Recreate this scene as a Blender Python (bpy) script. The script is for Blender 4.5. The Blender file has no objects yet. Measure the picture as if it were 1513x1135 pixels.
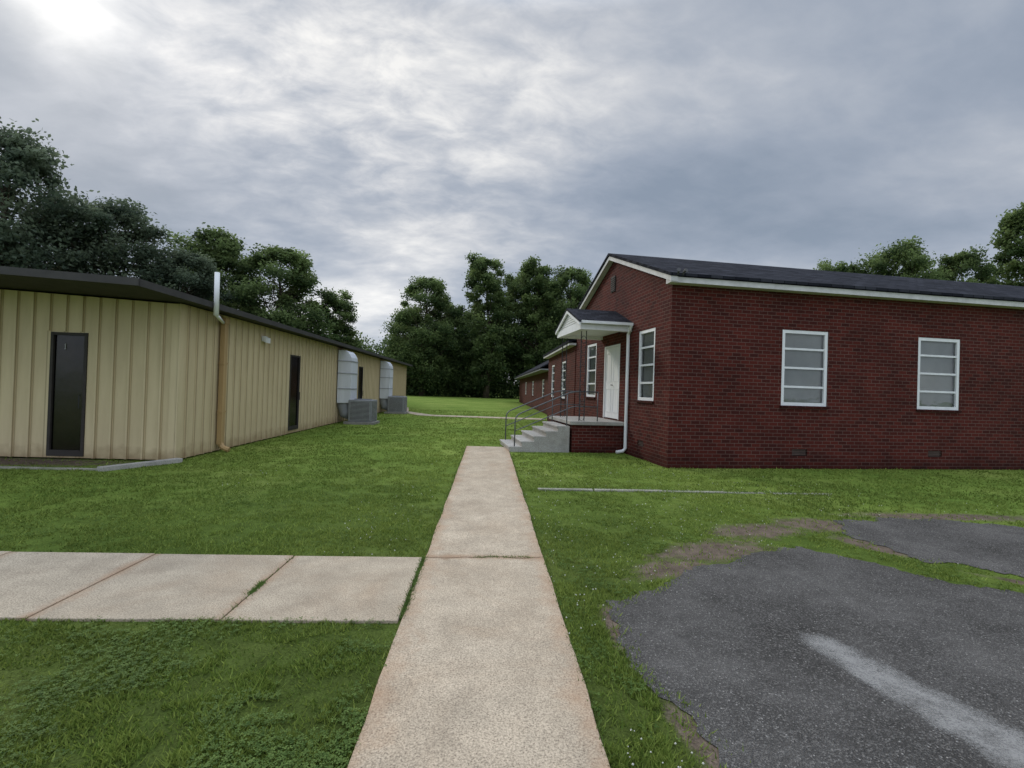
import bpy, math, random
import numpy as np
from mathutils import Vector, Matrix, noise as mn
random.seed(7); rng=np.random.default_rng(7)
scene=bpy.context.scene
COL=scene.collection
R=math.radians

# ------------------------------------------------------------------ materials
def new_mat(name):
    m=bpy.data.materials.new(name); m.use_nodes=True
    nt=m.node_tree; b=nt.nodes['Principled BSDF']
    return m,nt,b
def N(nt,t,**kw):
    n=nt.nodes.new(t)
    for k,v in kw.items():
        if k in n.inputs: n.inputs[k].default_value=v
        else: setattr(n,k,v)
    return n
def ramp(nt,fac,stops):
    r=nt.nodes.new('ShaderNodeValToRGB'); e=r.color_ramp.elements
    while len(e)<len(stops): e.new(0.5)
    for i,(p,c) in enumerate(stops):
        e[i].position=p; e[i].color=(c[0],c[1],c[2],1) if not isinstance(c,(int,float)) else (c,c,c,1)
    nt.links.new(fac,r.inputs['Fac']); return r.outputs['Color']
def mix(nt,fac,a,b,mode='MIX'):
    m=nt.nodes.new('ShaderNodeMix'); m.data_type='RGBA'; m.blend_type=mode
    for s,v in ((m.inputs[0],fac),(m.inputs[6],a),(m.inputs[7],b)):
        if isinstance(v,bpy.types.NodeSocket): nt.links.new(v,s)
        elif isinstance(v,(int,float)): s.default_value=v if s==m.inputs[0] else (v,v,v,1)
        else: s.default_value=(v[0],v[1],v[2],1)
    return m.outputs[2]
def math_n(nt,op,a,b=0.0,clamp=False):
    m=nt.nodes.new('ShaderNodeMath'); m.operation=op; m.use_clamp=clamp
    for s,v in ((m.inputs[0],a),(m.inputs[1],b)):
        if isinstance(v,bpy.types.NodeSocket): nt.links.new(v,s)
        else: s.default_value=v
    return m.outputs[0]
def noise_n(nt,vec,scale,detail=4,rough=0.55,dist=0.0):
    n=N(nt,'ShaderNodeTexNoise'); n.inputs['Scale'].default_value=scale; n.inputs['Detail'].default_value=detail
    n.inputs['Roughness'].default_value=rough; n.inputs['Distortion'].default_value=dist
    nt.links.new(vec,n.inputs['Vector']); return n.outputs['Fac']
def bump(nt,b,h,strength,dist=0.01):
    n=nt.nodes.new('ShaderNodeBump'); n.inputs['Strength'].default_value=strength; n.inputs['Distance'].default_value=dist
    nt.links.new(h,n.inputs['Height']); nt.links.new(n.outputs[0],b.inputs['Normal'])
def world_pos(nt):
    g=nt.nodes.new('ShaderNodeNewGeometry'); return g.outputs['Position']

def simple(name,col,rough=0.6,var=0.12,scale=6,metal=0.0,bumps=0.0,streak=False,spec=0.35):
    m,nt,b=new_mat(name); p=world_pos(nt)
    if streak:
        mp=N(nt,'ShaderNodeMapping'); mp.inputs['Scale'].default_value=(1,1,0.12); nt.links.new(p,mp.inputs[0]); pv=mp.outputs[0]
    else: pv=p
    f=noise_n(nt,pv,scale,5,0.6)
    c=ramp(nt,f,[(0.3,[x*(1-var) for x in col]),(0.7,[min(1,x*(1+var)) for x in col])])
    nt.links.new(c,b.inputs['Base Color']); b.inputs['Roughness'].default_value=rough; b.inputs['Metallic'].default_value=metal
    b.inputs['Specular IOR Level'].default_value=spec
    if bumps: bump(nt,b,noise_n(nt,p,60,3),bumps,0.004)
    return m

def brick_mat():
    m,nt,b=new_mat('brick'); uv=nt.nodes.new('ShaderNodeUVMap')
    br=nt.nodes.new('ShaderNodeTexBrick'); nt.links.new(uv.outputs[0],br.inputs['Vector'])
    br.inputs['Scale'].default_value=1; br.inputs['Brick Width'].default_value=0.215; br.inputs['Row Height'].default_value=0.082
    br.inputs['Mortar Size'].default_value=0.0068; br.inputs['Mortar Smooth'].default_value=0.15; br.inputs['Bias'].default_value=-0.15
    br.inputs['Color1'].default_value=(0.092,0.017,0.012,1); br.inputs['Color2'].default_value=(0.040,0.0095,0.008,1)
    br.inputs['Mortar'].default_value=(0.13,0.076,0.062,1)
    f=noise_n(nt,uv.outputs[0],0.8,5,0.6)
    c=mix(nt,1.0,br.outputs['Color'],ramp(nt,f,[(0.3,0.75),(0.7,1.2)]),'MULTIPLY')
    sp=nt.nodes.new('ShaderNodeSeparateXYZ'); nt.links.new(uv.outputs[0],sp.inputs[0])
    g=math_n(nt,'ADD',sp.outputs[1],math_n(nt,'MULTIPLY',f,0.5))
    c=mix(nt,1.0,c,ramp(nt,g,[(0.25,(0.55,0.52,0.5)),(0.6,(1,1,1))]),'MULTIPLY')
    e=noise_n(nt,uv.outputs[0],3.5,6,0.75); c=mix(nt,ramp(nt,e,[(0.62,0.0),(0.78,0.3)]),c,(0.16,0.10,0.085))
    nt.links.new(c,b.inputs['Base Color']); b.inputs['Roughness'].default_value=0.85; b.inputs['Specular IOR Level'].default_value=0.15
    inv=math_n(nt,'SUBTRACT',1.0,br.outputs['Fac']); bump(nt,b,inv,0.6,0.008)
    return m
def siding_mat(name,rib_shade=True):
    m,nt,b=new_mat(name); p=world_pos(nt)
    mp=N(nt,'ShaderNodeMapping'); mp.inputs['Scale'].default_value=(1,1,0.15); nt.links.new(p,mp.inputs[0])
    f=noise_n(nt,mp.outputs[0],4,5,0.65)
    c=ramp(nt,f,[(0.3,(0.56,0.455,0.275)),(0.7,(0.67,0.555,0.345))])
    if rib_shade:
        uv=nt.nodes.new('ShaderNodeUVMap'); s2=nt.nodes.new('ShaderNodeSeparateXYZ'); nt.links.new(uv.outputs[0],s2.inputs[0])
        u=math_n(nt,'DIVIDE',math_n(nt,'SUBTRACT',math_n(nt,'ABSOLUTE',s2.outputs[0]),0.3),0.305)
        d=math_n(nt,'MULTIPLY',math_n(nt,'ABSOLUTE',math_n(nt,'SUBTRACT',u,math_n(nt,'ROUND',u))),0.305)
        line=ramp(nt,math_n(nt,'MULTIPLY',d,10.0),[(0.20,0.0),(0.24,0.5),(0.40,0.46),(0.52,0.0)])  # shade along both sides of each rib, painted into the siding colour
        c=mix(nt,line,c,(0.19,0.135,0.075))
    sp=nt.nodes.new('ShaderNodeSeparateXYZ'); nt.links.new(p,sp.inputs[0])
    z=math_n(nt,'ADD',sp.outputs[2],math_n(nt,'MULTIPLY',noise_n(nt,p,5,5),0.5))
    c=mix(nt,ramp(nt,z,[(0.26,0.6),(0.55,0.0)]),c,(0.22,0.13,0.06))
    nt.links.new(c,b.inputs['Base Color']); b.inputs['Roughness'].default_value=0.5; b.inputs['Specular IOR Level'].default_value=0.25
    return m
def shingle_mat():
    m,nt,b=new_mat('shingles'); uv=nt.nodes.new('ShaderNodeUVMap')
    br=nt.nodes.new('ShaderNodeTexBrick'); nt.links.new(uv.outputs[0],br.inputs['Vector'])
    br.inputs['Scale'].default_value=1; br.inputs['Brick Width'].default_value=0.3; br.inputs['Row Height'].default_value=0.14
    br.inputs['Mortar Size'].default_value=0.01
    br.inputs['Color1'].default_value=(0.012,0.013,0.018,1); br.inputs['Color2'].default_value=(0.04,0.041,0.05,1); br.inputs['Mortar'].default_value=(0.004,0.004,0.006,1)
    f=noise_n(nt,uv.outputs[0],90,2); c=mix(nt,0.6,br.outputs['Color'],ramp(nt,f,[(0.3,0.3),(0.7,1.6)]),'MULTIPLY')
    f=noise_n(nt,uv.outputs[0],1.2,4); c=mix(nt,0.8,c,ramp(nt,f,[(0.3,0.7),(0.7,1.4)]),'MULTIPLY')
    nt.links.new(c,b.inputs['Base Color']); b.inputs['Roughness'].default_value=0.95; b.inputs['Specular IOR Level'].default_value=0.08
    bump(nt,b,br.outputs['Fac'],-0.4,0.01)
    return m
def concrete_mat(name,a,bc,stain,amt=0.6):
    m,nt,b=new_mat(name); p=world_pos(nt)
    f=noise_n(nt,p,1.3,6,0.65); c=ramp(nt,f,[(0.3,a),(0.7,bc)])
    s=noise_n(nt,p,0.8,6,0.7,0.8); c=mix(nt,ramp(nt,s,[(0.5,0.0),(0.7,amt)]),c,stain)
    s2=noise_n(nt,p,3.5,5,0.7); c=mix(nt,0.8,c,ramp(nt,s2,[(0.3,0.78),(0.7,1.14)]),'MULTIPLY')
    g=noise_n(nt,p,100,2,0.7); c=mix(nt,0.85,c,ramp(nt,g,[(0.3,0.45),(0.5,1.0),(0.68,1.4)]),'MULTIPLY')
    v=N(nt,'ShaderNodeTexVoronoi'); v.inputs['Scale'].default_value=65; nt.links.new(p,v.inputs['Vector'])
    c=mix(nt,ramp(nt,v.outputs['Distance'],[(0.12,0.7),(0.26,0.0)]),c,(0.12,0.085,0.06))
    nt.links.new(c,b.inputs['Base Color']); b.inputs['Roughness'].default_value=0.95; b.inputs['Specular IOR Level'].default_value=0.15
    bump(nt,b,g,0.6,0.004); return m
def path_edge_stain(m):
    nt=m.node_tree; b=nt.nodes['Principled BSDF']; src=b.inputs['Base Color'].links[0].from_socket
    p=world_pos(nt); sp=nt.nodes.new('ShaderNodeSeparateXYZ'); nt.links.new(p,sp.inputs[0])
    d=math_n(nt,'ABSOLUTE',math_n(nt,'SUBTRACT',sp.outputs[0],0.017))
    e=math_n(nt,'ADD',d,math_n(nt,'MULTIPLY',math_n(nt,'SUBTRACT',noise_n(nt,p,2.2,7,0.75),0.5),0.7))
    c=mix(nt,ramp(nt,e,[(0.42,0.0),(0.66,0.6)]),src,(0.35,0.20,0.11))
    j=math_n(nt,'ABSOLUTE',math_n(nt,'SUBTRACT',sp.outputs[1],4.62))
    j=math_n(nt,'ADD',j,math_n(nt,'MULTIPLY',math_n(nt,'SUBTRACT',noise_n(nt,p,5,5,0.7),0.5),0.25))
    c=mix(nt,ramp(nt,j,[(0.0,0.5),(0.09,0.0)]),c,(0.28,0.15,0.075))
    nt.links.new(c,b.inputs['Base Color'])
def joint_stain(m):
    nt=m.node_tree; b=nt.nodes['Principled BSDF']; src=b.inputs['Base Color'].links[0].from_socket
    p=world_pos(nt); sp=nt.nodes.new('ShaderNodeSeparateXYZ'); nt.links.new(p,sp.inputs[0])
    u=math_n(nt,'DIVIDE',math_n(nt,'ADD',sp.outputs[0],1.77),1.26)
    d=math_n(nt,'ABSOLUTE',math_n(nt,'SUBTRACT',u,math_n(nt,'ROUND',u)))
    d=math_n(nt,'ADD',d,math_n(nt,'MULTIPLY',math_n(nt,'SUBTRACT',noise_n(nt,p,3,6,0.75),0.5),0.22))
    c=mix(nt,ramp(nt,d,[(0.0,0.5),(0.07,0.0)]),src,(0.32,0.18,0.10))
    nt.links.new(c,b.inputs['Base Color'])
def asphalt_mat():
    m,nt,b=new_mat('asphalt'); p=world_pos(nt)
    f=noise_n(nt,p,1.1,8,0.74); c=ramp(nt,f,[(0.32,(0.044,0.041,0.037)),(0.5,(0.078,0.073,0.067)),(0.7,(0.13,0.122,0.112))])
    v=N(nt,'ShaderNodeTexVoronoi'); v.inputs['Scale'].default_value=110; nt.links.new(p,v.inputs['Vector'])
    wn=noise_n(nt,v.outputs['Color'],3,0)
    c=mix(nt,ramp(nt,wn,[(0.50,0.0),(0.74,0.7)]),c,(0.22,0.208,0.19))
    g=noise_n(nt,p,170,2,0.7); c=mix(nt,0.95,c,ramp(nt,g,[(0.3,0.2),(0.5,1.0),(0.7,1.8)]),'MULTIPLY')
    v2=N(nt,'ShaderNodeTexVoronoi'); v2.inputs['Scale'].default_value=24; nt.links.new(p,v2.inputs['Vector'])
    c=mix(nt,ramp(nt,v2.outputs['Distance'],[(0.08,0.9),(0.13,0.0)]),c,(0.38,0.36,0.33))
    # old traffic paint worn into the surface: centre line of the mark and its half width
    sp=nt.nodes.new('ShaderNodeSeparateXYZ'); nt.links.new(p,sp.inputs[0])
    nt.links.new(c,b.inputs['Base Color']); b.inputs['Roughness'].default_value=0.95; b.inputs['Specular IOR Level'].default_value=0.12
    bump(nt,b,v.outputs['Distance'],0.9,0.01); return m
DIRT=[(2.45,4.98,0.95,0.36,0.35),(3.35,5.75,0.85,0.36,0.25),(4.35,6.05,0.7,0.42,0.0),(1.75,4.45,0.55,0.26,0.4),(.95,3.3,0.12,0.45,0.0),(4.4,5.2,0.55,0.25,-1.0),(1.07,2.2,0.10,0.5,0.2),(6.6,6.6,1.9,0.24,0.0),(5.3,3.95,0.9,0.10,-0.7),(-9.5,9.4,3.6,0.62,0.0)]
def dirt_val(x,y):
    v=np.zeros_like(x)
    for cx,cy,rx,ry,a in DIRT:
        dx=x-cx; dy=y-cy; u=dx*math.cos(a)+dy*math.sin(a); w=-dx*math.sin(a)+dy*math.cos(a)
        v=np.maximum(v,1-np.sqrt((u/rx)**2+(w/ry)**2))
    return v
def ground_mat():
    m,nt,b=new_mat('lawn soil'); p=world_pos(nt)
    f1=noise_n(nt,p,0.3,7,0.68); f2=noise_n(nt,p,6,6,0.75); f3=noise_n(nt,p,70,3,0.7)
    c=ramp(nt,f1,[(0.3,(0.105,0.168,0.028)),(0.5,(0.155,0.222,0.040)),(0.72,(0.245,0.29,0.07))])
    c=mix(nt,0.9,c,ramp(nt,f2,[(0.3,0.6),(0.7,1.3)]),'MULTIPLY')
    c=mix(nt,0.9,c,ramp(nt,f3,[(0.3,0.5),(0.7,1.45)]),'MULTIPLY')
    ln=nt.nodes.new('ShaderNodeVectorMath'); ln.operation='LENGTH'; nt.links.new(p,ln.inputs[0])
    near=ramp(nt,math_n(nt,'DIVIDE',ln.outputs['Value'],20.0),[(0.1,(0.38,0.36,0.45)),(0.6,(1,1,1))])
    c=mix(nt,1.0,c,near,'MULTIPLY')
    tot=None
    for cx,cy,rx,ry,a in DIRT:
        mp=N(nt,'ShaderNodeMapping'); mp.vector_type='TEXTURE'
        mp.inputs['Location'].default_value=(cx,cy,0); mp.inputs['Rotation'].default_value=(0,0,a); mp.inputs['Scale'].default_value=(rx,ry,1)
        nt.links.new(p,mp.inputs[0])
        l=nt.nodes.new('ShaderNodeVectorMath'); l.operation='LENGTH'; nt.links.new(mp.outputs[0],l.inputs[0])
        d=math_n(nt,'SUBTRACT',1.0,l.outputs['Value'])
        tot=d if tot is None else math_n(nt,'MAXIMUM',tot,d)
    tt=math_n(nt,'ADD',tot,math_n(nt,'MULTIPLY',math_n(nt,'SUBTRACT',noise_n(nt,p,4.5,7,0.75),0.5),1.7))
    dm=ramp(nt,tt,[(0.05,0.0),(0.5,1.0)])
    dc=ramp(nt,noise_n(nt,p,6,6,0.7),[(0.3,(0.085,0.064,0.048)),(0.7,(0.20,0.155,0.118))])
    dc=mix(nt,0.8,dc,ramp(nt,f3,[(0.3,0.5),(0.7,1.4)]),'MULTIPLY')
    c=mix(nt,dm,c,dc)
    nt.links.new(c,b.inputs['Base Color']); b.inputs['Roughness'].default_value=0.95; b.inputs['Specular IOR Level'].default_value=0.05
    bump(nt,b,f3,0.6,0.02); return m
def leaf_mat(name,dark,light,trans=0.35,nscale=0.35,lo=0.6,hi=1.35):
    m,nt,b=new_mat(name); p=world_pos(nt)
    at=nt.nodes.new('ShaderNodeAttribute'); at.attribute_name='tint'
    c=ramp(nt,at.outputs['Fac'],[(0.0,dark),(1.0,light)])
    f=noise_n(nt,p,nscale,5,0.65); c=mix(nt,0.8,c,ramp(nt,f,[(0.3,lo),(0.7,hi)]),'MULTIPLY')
    nt.links.new(c,b.inputs['Base Color']); b.inputs['Roughness'].default_value=0.7; b.inputs['Specular IOR Level'].default_value=0.12
    tr=nt.nodes.new('ShaderNodeBsdfTranslucent'); nt.links.new(c,tr.inputs['Color'])
    ms=nt.nodes.new('ShaderNodeMixShader'); ms.inputs[0].default_value=trans
    nt.links.new(b.outputs[0],ms.inputs[1]); nt.links.new(tr.outputs[0],ms.inputs[2])
    nt.links.new(ms.outputs[0],nt.nodes['Material Output'].inputs['Surface']); return m
def glass_mat(name,tint,refl=0.5,rough=.03):
    m,nt,b=new_mat(name)
    tr=nt.nodes.new('ShaderNodeBsdfTransparent'); tr.inputs[0].default_value=(*tint,1)
    gl=nt.nodes.new('ShaderNodeBsdfGlossy'); gl.inputs['Roughness'].default_value=rough
    p=world_pos(nt); fr=nt.nodes.new('ShaderNodeFresnel'); fr.inputs['IOR'].default_value=1.5
    bp=nt.nodes.new('ShaderNodeBump'); bp.inputs['Strength'].default_value=0.15; bp.inputs['Distance'].default_value=0.02
    nt.links.new(noise_n(nt,p,2.5,2),bp.inputs['Height']); nt.links.new(bp.outputs[0],gl.inputs['Normal'])
    ms=nt.nodes.new('ShaderNodeMixShader'); nt.links.new(math_n(nt,'ADD',fr.outputs[0],refl*0.2),ms.inputs[0])
    nt.links.new(tr.outputs[0],ms.inputs[1]); nt.links.new(gl.outputs[0],ms.inputs[2])
    nt.links.new(ms.outputs[0],nt.nodes['Material Output'].inputs['Surface']); return m

M={}
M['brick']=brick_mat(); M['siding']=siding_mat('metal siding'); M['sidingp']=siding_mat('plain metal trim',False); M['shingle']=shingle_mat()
M['path']=concrete_mat('path concrete',(0.39,0.315,0.228),(0.50,0.415,0.308),(0.37,0.26,0.165),.4); path_edge_stain(M['path'])
M['path2']=concrete_mat('cross path concrete',(0.37,0.302,0.22),(0.475,0.398,0.295),(0.36,0.255,0.165),.4); joint_stain(M['path2'])
M['conc']=concrete_mat('grey concrete',(0.24,0.23,0.21),(0.34,0.32,0.29),(0.18,0.16,0.13))
M['concl']=concrete_mat('step concrete',(0.34,0.325,0.295),(0.45,0.43,0.39),(0.24,0.215,0.18),.5)
M['kerbold']=concrete_mat('mossy concrete',(0.22,0.22,0.17),(0.36,0.34,0.28),(0.10,0.14,0.05),.8)
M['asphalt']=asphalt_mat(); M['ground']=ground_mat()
M['white']=simple('white paint',(0.76,0.76,0.76),0.5,0.08,5,streak=True)
M['trim']=simple('weathered white trim',(0.56,0.55,0.54),0.6,0.15,5)
M['duct']=simple('duct paint',(0.62,0.64,0.68),0.5,0.12,3,streak=True)
M['bronze']=simple('bronze trim',(0.045,0.039,0.035),0.6,0.2,4,spec=.2)
M['vent']=simple('painted vent',(0.10,0.07,0.06),0.7,0.2,4,spec=.2)
M['roofmetal']=simple('metal roof',(0.065,0.062,0.060),0.8,0.15,3,spec=.1)
M['dark']=simple('dark interior',(0.012,0.012,0.014),0.7,0.1,3)
M['tanpipe']=simple('tan pipe',(0.42,0.28,0.13),0.5,0.15,4,streak=True)
M['pipe']=simple('galvanised pipe',(0.11,0.115,0.12),0.5,0.15,8,metal=0.3)
M['iron']=simple('dark iron',(0.03,0.03,0.033),0.5,0.2,8)
M['unit']=simple('unit grey',(0.22,0.225,0.225),0.6,0.12,5)
M['lampdark']=simple('dark lamp',(0.07,0.07,0.07),0.6,0.12,5)
M['seamgrey']=simple('seam grey',(0.30,0.31,0.33),0.6,0.12,5)
M['grille']=simple('grille grey',(0.36,0.37,0.37),0.6,0.12,5)
M['number']=simple('faded number',(0.35,0.35,0.34),0.6,0.12,5)
M['bark']=simple('bark',(0.07,0.055,0.042),0.95,0.35,3,bumps=0.5,spec=.1)
M['blind']=simple('blind',(0.72,0.72,0.69),0.7,0.15,1.2)
M['glass']=glass_mat('window glass',(0.74,0.76,0.76),0.1)
M['dglass']=glass_mat('tinted glass',(0.24,0.22,0.20),0.0,.18)
M['doorback']=simple('drawn shade behind door glass',(0.42,0.37,0.32),0.8,0.3,1.5)
M['leafA']=leaf_mat('foliage',(0.045,0.075,0.028),(0.215,0.28,0.10),.48,lo=.75,hi=1.3)
M['leafHaze']=leaf_mat('hazed foliage',(0.058,0.082,0.054),(0.19,0.23,0.145),.48,lo=.8,hi=1.2)  # leaf colour greyed to carry the haze over the left-hand trees
M['grass']=leaf_mat('grass blade',(0.085,0.142,0.022),(0.295,0.36,0.08),0.36,0.45)
M['clover']=leaf_mat('clover leaf',(0.055,0.105,0.022),(0.16,0.235,0.06),0.35,0.6)
M['flower']=simple('clover flower',(0.55,0.54,0.46),0.8,0.1,10)
# worn paint: fades toward its edges through vertex attribute
m,nt,b=new_mat('faded paint'); p=world_pos(nt)
at=nt.nodes.new('ShaderNodeAttribute'); at.attribute_name='tint'
f=noise_n(nt,p,80,5,0.85); f2=noise_n(nt,p,5,6,.75)
s=math_n(nt,'ADD',math_n(nt,'MULTIPLY',math_n(nt,'SUBTRACT',f,.5),1.2),math_n(nt,'MULTIPLY',math_n(nt,'SUBTRACT',f2,.5),1.4))
al=ramp(nt,math_n(nt,'ADD',s,at.outputs['Fac']),[(0.30,0.0),(0.95,0.75)])
tr=nt.nodes.new('ShaderNodeBsdfTransparent'); ms=nt.nodes.new('ShaderNodeMixShader')
b.inputs['Base Color'].default_value=(0.33,0.32,0.30,1); b.inputs['Roughness'].default_value=0.95; b.inputs['Specular IOR Level'].default_value=.1
nt.links.new(al,ms.inputs[0]); nt.links.new(tr.outputs[0],ms.inputs[1]); nt.links.new(b.outputs[0],ms.inputs[2]); nt.links.new(ms.outputs[0],nt.nodes['Material Output'].inputs['Surface'])
M['stripe']=m

# ------------------------------------------------------------------ mesh helpers
class MB:
    def __init__(s): s.v=[]; s.f=[]
    def quad(s,a,b,c,d):
        n=len(s.v); s.v+= [tuple(a),tuple(b),tuple(c),tuple(d)]; s.f.append((n,n+1,n+2,n+3)); return s
    def poly(s,pts):
        n=len(s.v); s.v+=[tuple(p) for p in pts]; s.f.append(tuple(range(n,n+len(pts)))); return s
    def box(s,x0,x1,y0,y1,z0,z1):
        n=len(s.v)
        s.v+=[(x,y,z) for z in (z0,z1) for y in (y0,y1) for x in (x0,x1)]
        for q in ((0,2,3,1),(4,5,7,6),(0,1,5,4),(2,6,7,3),(0,4,6,2),(1,3,7,5)): s.f.append(tuple(n+i for i in q))
        return s
    def prism(s,pts,d):
        n=len(s.v); k=len(pts); d=Vector(d)
        s.v+=[tuple(p) for p in pts]+[tuple(Vector(p)+d) for p in pts]
        s.f.append(tuple(range(n+k-1,n-1,-1))); s.f.append(tuple(range(n+k,n+2*k)))
        for i in range(k):
            j=(i+1)%k; s.f.append((n+i,n+j,n+k+j,n+k+i))
        return s
    def tube(s,pts,rad,k=8,cap=True):
        pts=[Vector(p) for p in pts]; n0=len(s.v)
        if isinstance(rad,(int,float)): rad=[rad]*len(pts)
        up=None
        for i,p in enumerate(pts):
            t=(pts[min(i+1,len(pts)-1)]-pts[max(i-1,0)]).normalized()
            if up is None: up=Vector((1,0,0)) if abs(t.x)<0.9 else Vector((0,1,0))
            a=(up-t*up.dot(t)).normalized(); up=a; b=t.cross(a)
            for j in range(k):
                an=2*math.pi*j/k; s.v.append(tuple(p+rad[i]*(math.cos(an)*a+math.sin(an)*b)))
        for i in range(len(pts)-1):
            for j in range(k):
                q=n0+i*k; s.f.append((q+j,q+(j+1)%k,q+k+(j+1)%k,q+k+j))
        if cap:
            s.f.append(tuple(n0+j for j in reversed(range(k)))); e=n0+(len(pts)-1)*k; s.f.append(tuple(e+j for j in range(k)))
        return s
    def obj(s,name,mat,parent=None,loc=(0,0,0),rz=0,smooth=False,bevel=0.0):
        me=bpy.data.meshes.new(name); me.from_pydata(s.v,[],s.f); me.update()
        uvl=me.uv_layers.new(name='UVMap'); me.materials.append(M[mat] if isinstance(mat,str) else mat)
        for p in me.polygons:
            n=p.normal; a=(abs(n.x),abs(n.y),abs(n.z))
            for li in p.loop_indices:
                co=me.vertices[me.loops[li].vertex_index].co
                if a[2]>0.8 and a[2]<0.985:
                    uv=(co.x,co.y*1.07) if a[1]>a[0] else (co.y,co.x*1.07)
                elif a[2]>=max(a[0],a[1]): uv=(co.x,co.y)
                elif a[0]>a[1]: uv=(co.y,co.z)
                else: uv=(co.x,co.z)
                uvl.data[li].uv=uv
            p.use_smooth=smooth
        o=bpy.data.objects.new(name,me); COL.objects.link(o); o.location=loc; o.rotation_euler=(0,0,rz)
        if parent: o.parent=parent
        if bevel:
            bm=o.modifiers.new('bevel','BEVEL'); bm.width=bevel; bm.segments=2; bm.limit_method='ANGLE'
        return o
def empty(name,label,cat,loc=(0,0,0),rz=0):
    o=bpy.data.objects.new(name,None); COL.objects.link(o); o.location=loc; o.rotation_euler=(0,0,rz)
    o['label']=label; o['category']=cat; o.empty_display_size=0.3; return o
def np_mesh(name,V,F,mat,tint=None,smooth=False):
    me=bpy.data.meshes.new(name); nv=len(V); nf,k=F.shape
    me.vertices.add(nv); me.vertices.foreach_set('co',V.astype(np.float32).ravel())
    me.loops.add(nf*k); me.loops.foreach_set('vertex_index',F.astype(np.int32).ravel())
    me.polygons.add(nf); me.polygons.foreach_set('loop_start',np.arange(0,nf*k,k,dtype=np.int32))
    me.update(calc_edges=True)
    if tint is not None:
        a=me.attributes.new('tint','FLOAT','POINT'); a.data.foreach_set('value',tint.astype(np.float32))
    me.materials.append(M[mat]); return me
def link(name,me,parent=None,loc=(0,0,0)):
    o=bpy.data.objects.new(name,me); COL.objects.link(o); o.location=loc
    if parent: o.parent=parent
    return o
def wall_faces(mb,org,u,n,L,z0,z1,holes,rev=0.1):
    org=Vector(org); u=Vector(u); n=Vector(n); Z=Vector((0,0,1))
    us=sorted({0,L}|{h[0] for h in holes}|{h[1] for h in holes}); zs=sorted({z0,z1}|{h[2] for h in holes}|{h[3] for h in holes})
    flip = u.cross(Z).dot(n)<0
    P=lambda a,z,d=0: org+u*a+Z*z-n*d
    def q(a,b,c,d):
        mb.quad(*( (d,c,b,a) if flip else (a,b,c,d)))
    for i in range(len(us)-1):
        for j in range(len(zs)-1):
            ca=(us[i]+us[i+1])/2; cz=(zs[j]+zs[j+1])/2
            if any(h[0]<ca<h[1] and h[2]<cz<h[3] for h in holes): continue
            q(P(us[i],zs[j]),P(us[i+1],zs[j]),P(us[i+1],zs[j+1]),P(us[i],zs[j+1]))
    for a,b,c,d in holes:
        q(P(a,c),P(b,c),P(b,c,rev),P(a,c,rev)); q(P(a,d,rev),P(b,d,rev),P(b,d),P(a,d))
        q(P(a,c),P(a,c,rev),P(a,d,rev),P(a,d)); q(P(b,c,rev),P(b,c),P(b,d),P(b,d,rev))

def window(parent,loc,w,h,rz,rows=4,sill=True,label=None):
    mb=MB(); fw=0.075; x=w/2-0.003; H=h-0.006; z0=0.003
    mb.box(-x,-x+fw,0.01,0.09,z0,H); mb.box(x-fw,x,0.01,0.09,z0,H)
    mb.box(-x+fw,x-fw,0.012,0.088,z0,z0+fw); mb.box(-x+fw,x-fw,0.012,0.088,H-fw,H)
    for i in range(1,rows):
        zz=h*i/rows; mb.box(-x+fw,x-fw,0.025,0.07,zz-0.024,zz+0.024)
    o=mb.obj('window','white',parent,loc,rz)
    if label: o['label']=label
    MB().quad((-x+fw,0.05,z0+fw),(x-fw,0.05,z0+fw),(x-fw,0.05,H-fw),(-x+fw,0.05,H-fw)).obj('window_pane','glass',o)
    bl=MB(); nsl=int(h/0.035)
    for i in range(nsl):
        zz=0.02+i*(h-0.03)/nsl; bl.quad((-x+0.03,0.105,zz),(x-0.03,0.105,zz),(x-0.03,0.125,zz+0.037),(-x+0.03,0.125,zz+0.037))
    bl.obj('window_blind','blind',o)
    if sill: MB().box(-x-0.03,x+0.03,-0.045,0.01,-0.05,-0.003).obj('window_sill','brick',o)
    return o

# ------------------------------------------------------------------ brick house
BX,BY,BA=3.99,10.4,R(6.5)
house=empty('brick_house','dark red brick building with white trim and black shingle roof','building',(BX,BY,0),BA)
L,W,H,RZ=17.0,7.1,4.12,5.62
mb=MB()
sh=[(2.76,3.96,1.46,3.22),(6.45,7.67,1.46,3.22),(10.15,11.35,1.46,3.22)]
vs=[(3.08,3.48,0.3,0.46),(6.8,7.2,0.3,0.46)]
wall_faces(mb,(0,0,-0.1),(1,0,0),(0,-1,0),L,0,H+0.1,[(a,b,c+0.1,d+0.1) for a,b,c,d in sh+vs])
wh=[(0.76,1.67,1.46,3.22),(4.9,5.85,1.46,3.22),(2.9,4.15,0.86,3.02),(1.25,1.6,0.3,0.46)]
wall_faces(mb,(0,0,-0.1),(0,1,0),(-1,0,0),W,0,H+0.1,[(a,b,c+0.1,d+0.1) for a,b,c,d in wh])
mb.poly([(0,0,H),(0,W/2,RZ-0.1),(0,W,H)][::-1]); 
mb.quad((L,0,-.1),(L,W,-.1),(L,W,H),(L,0,H)); mb.poly([(L,0,H),(L,W,H),(L,W/2,RZ-0.1)]); mb.quad((L,W,-.1),(0,W,-.1),(0,W,H),(L,W,H))
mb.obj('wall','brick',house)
MB().box(0.3,L-0.3,0.3,W-0.3,0.1,H-0.1).obj('interior','dark',house)
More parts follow.
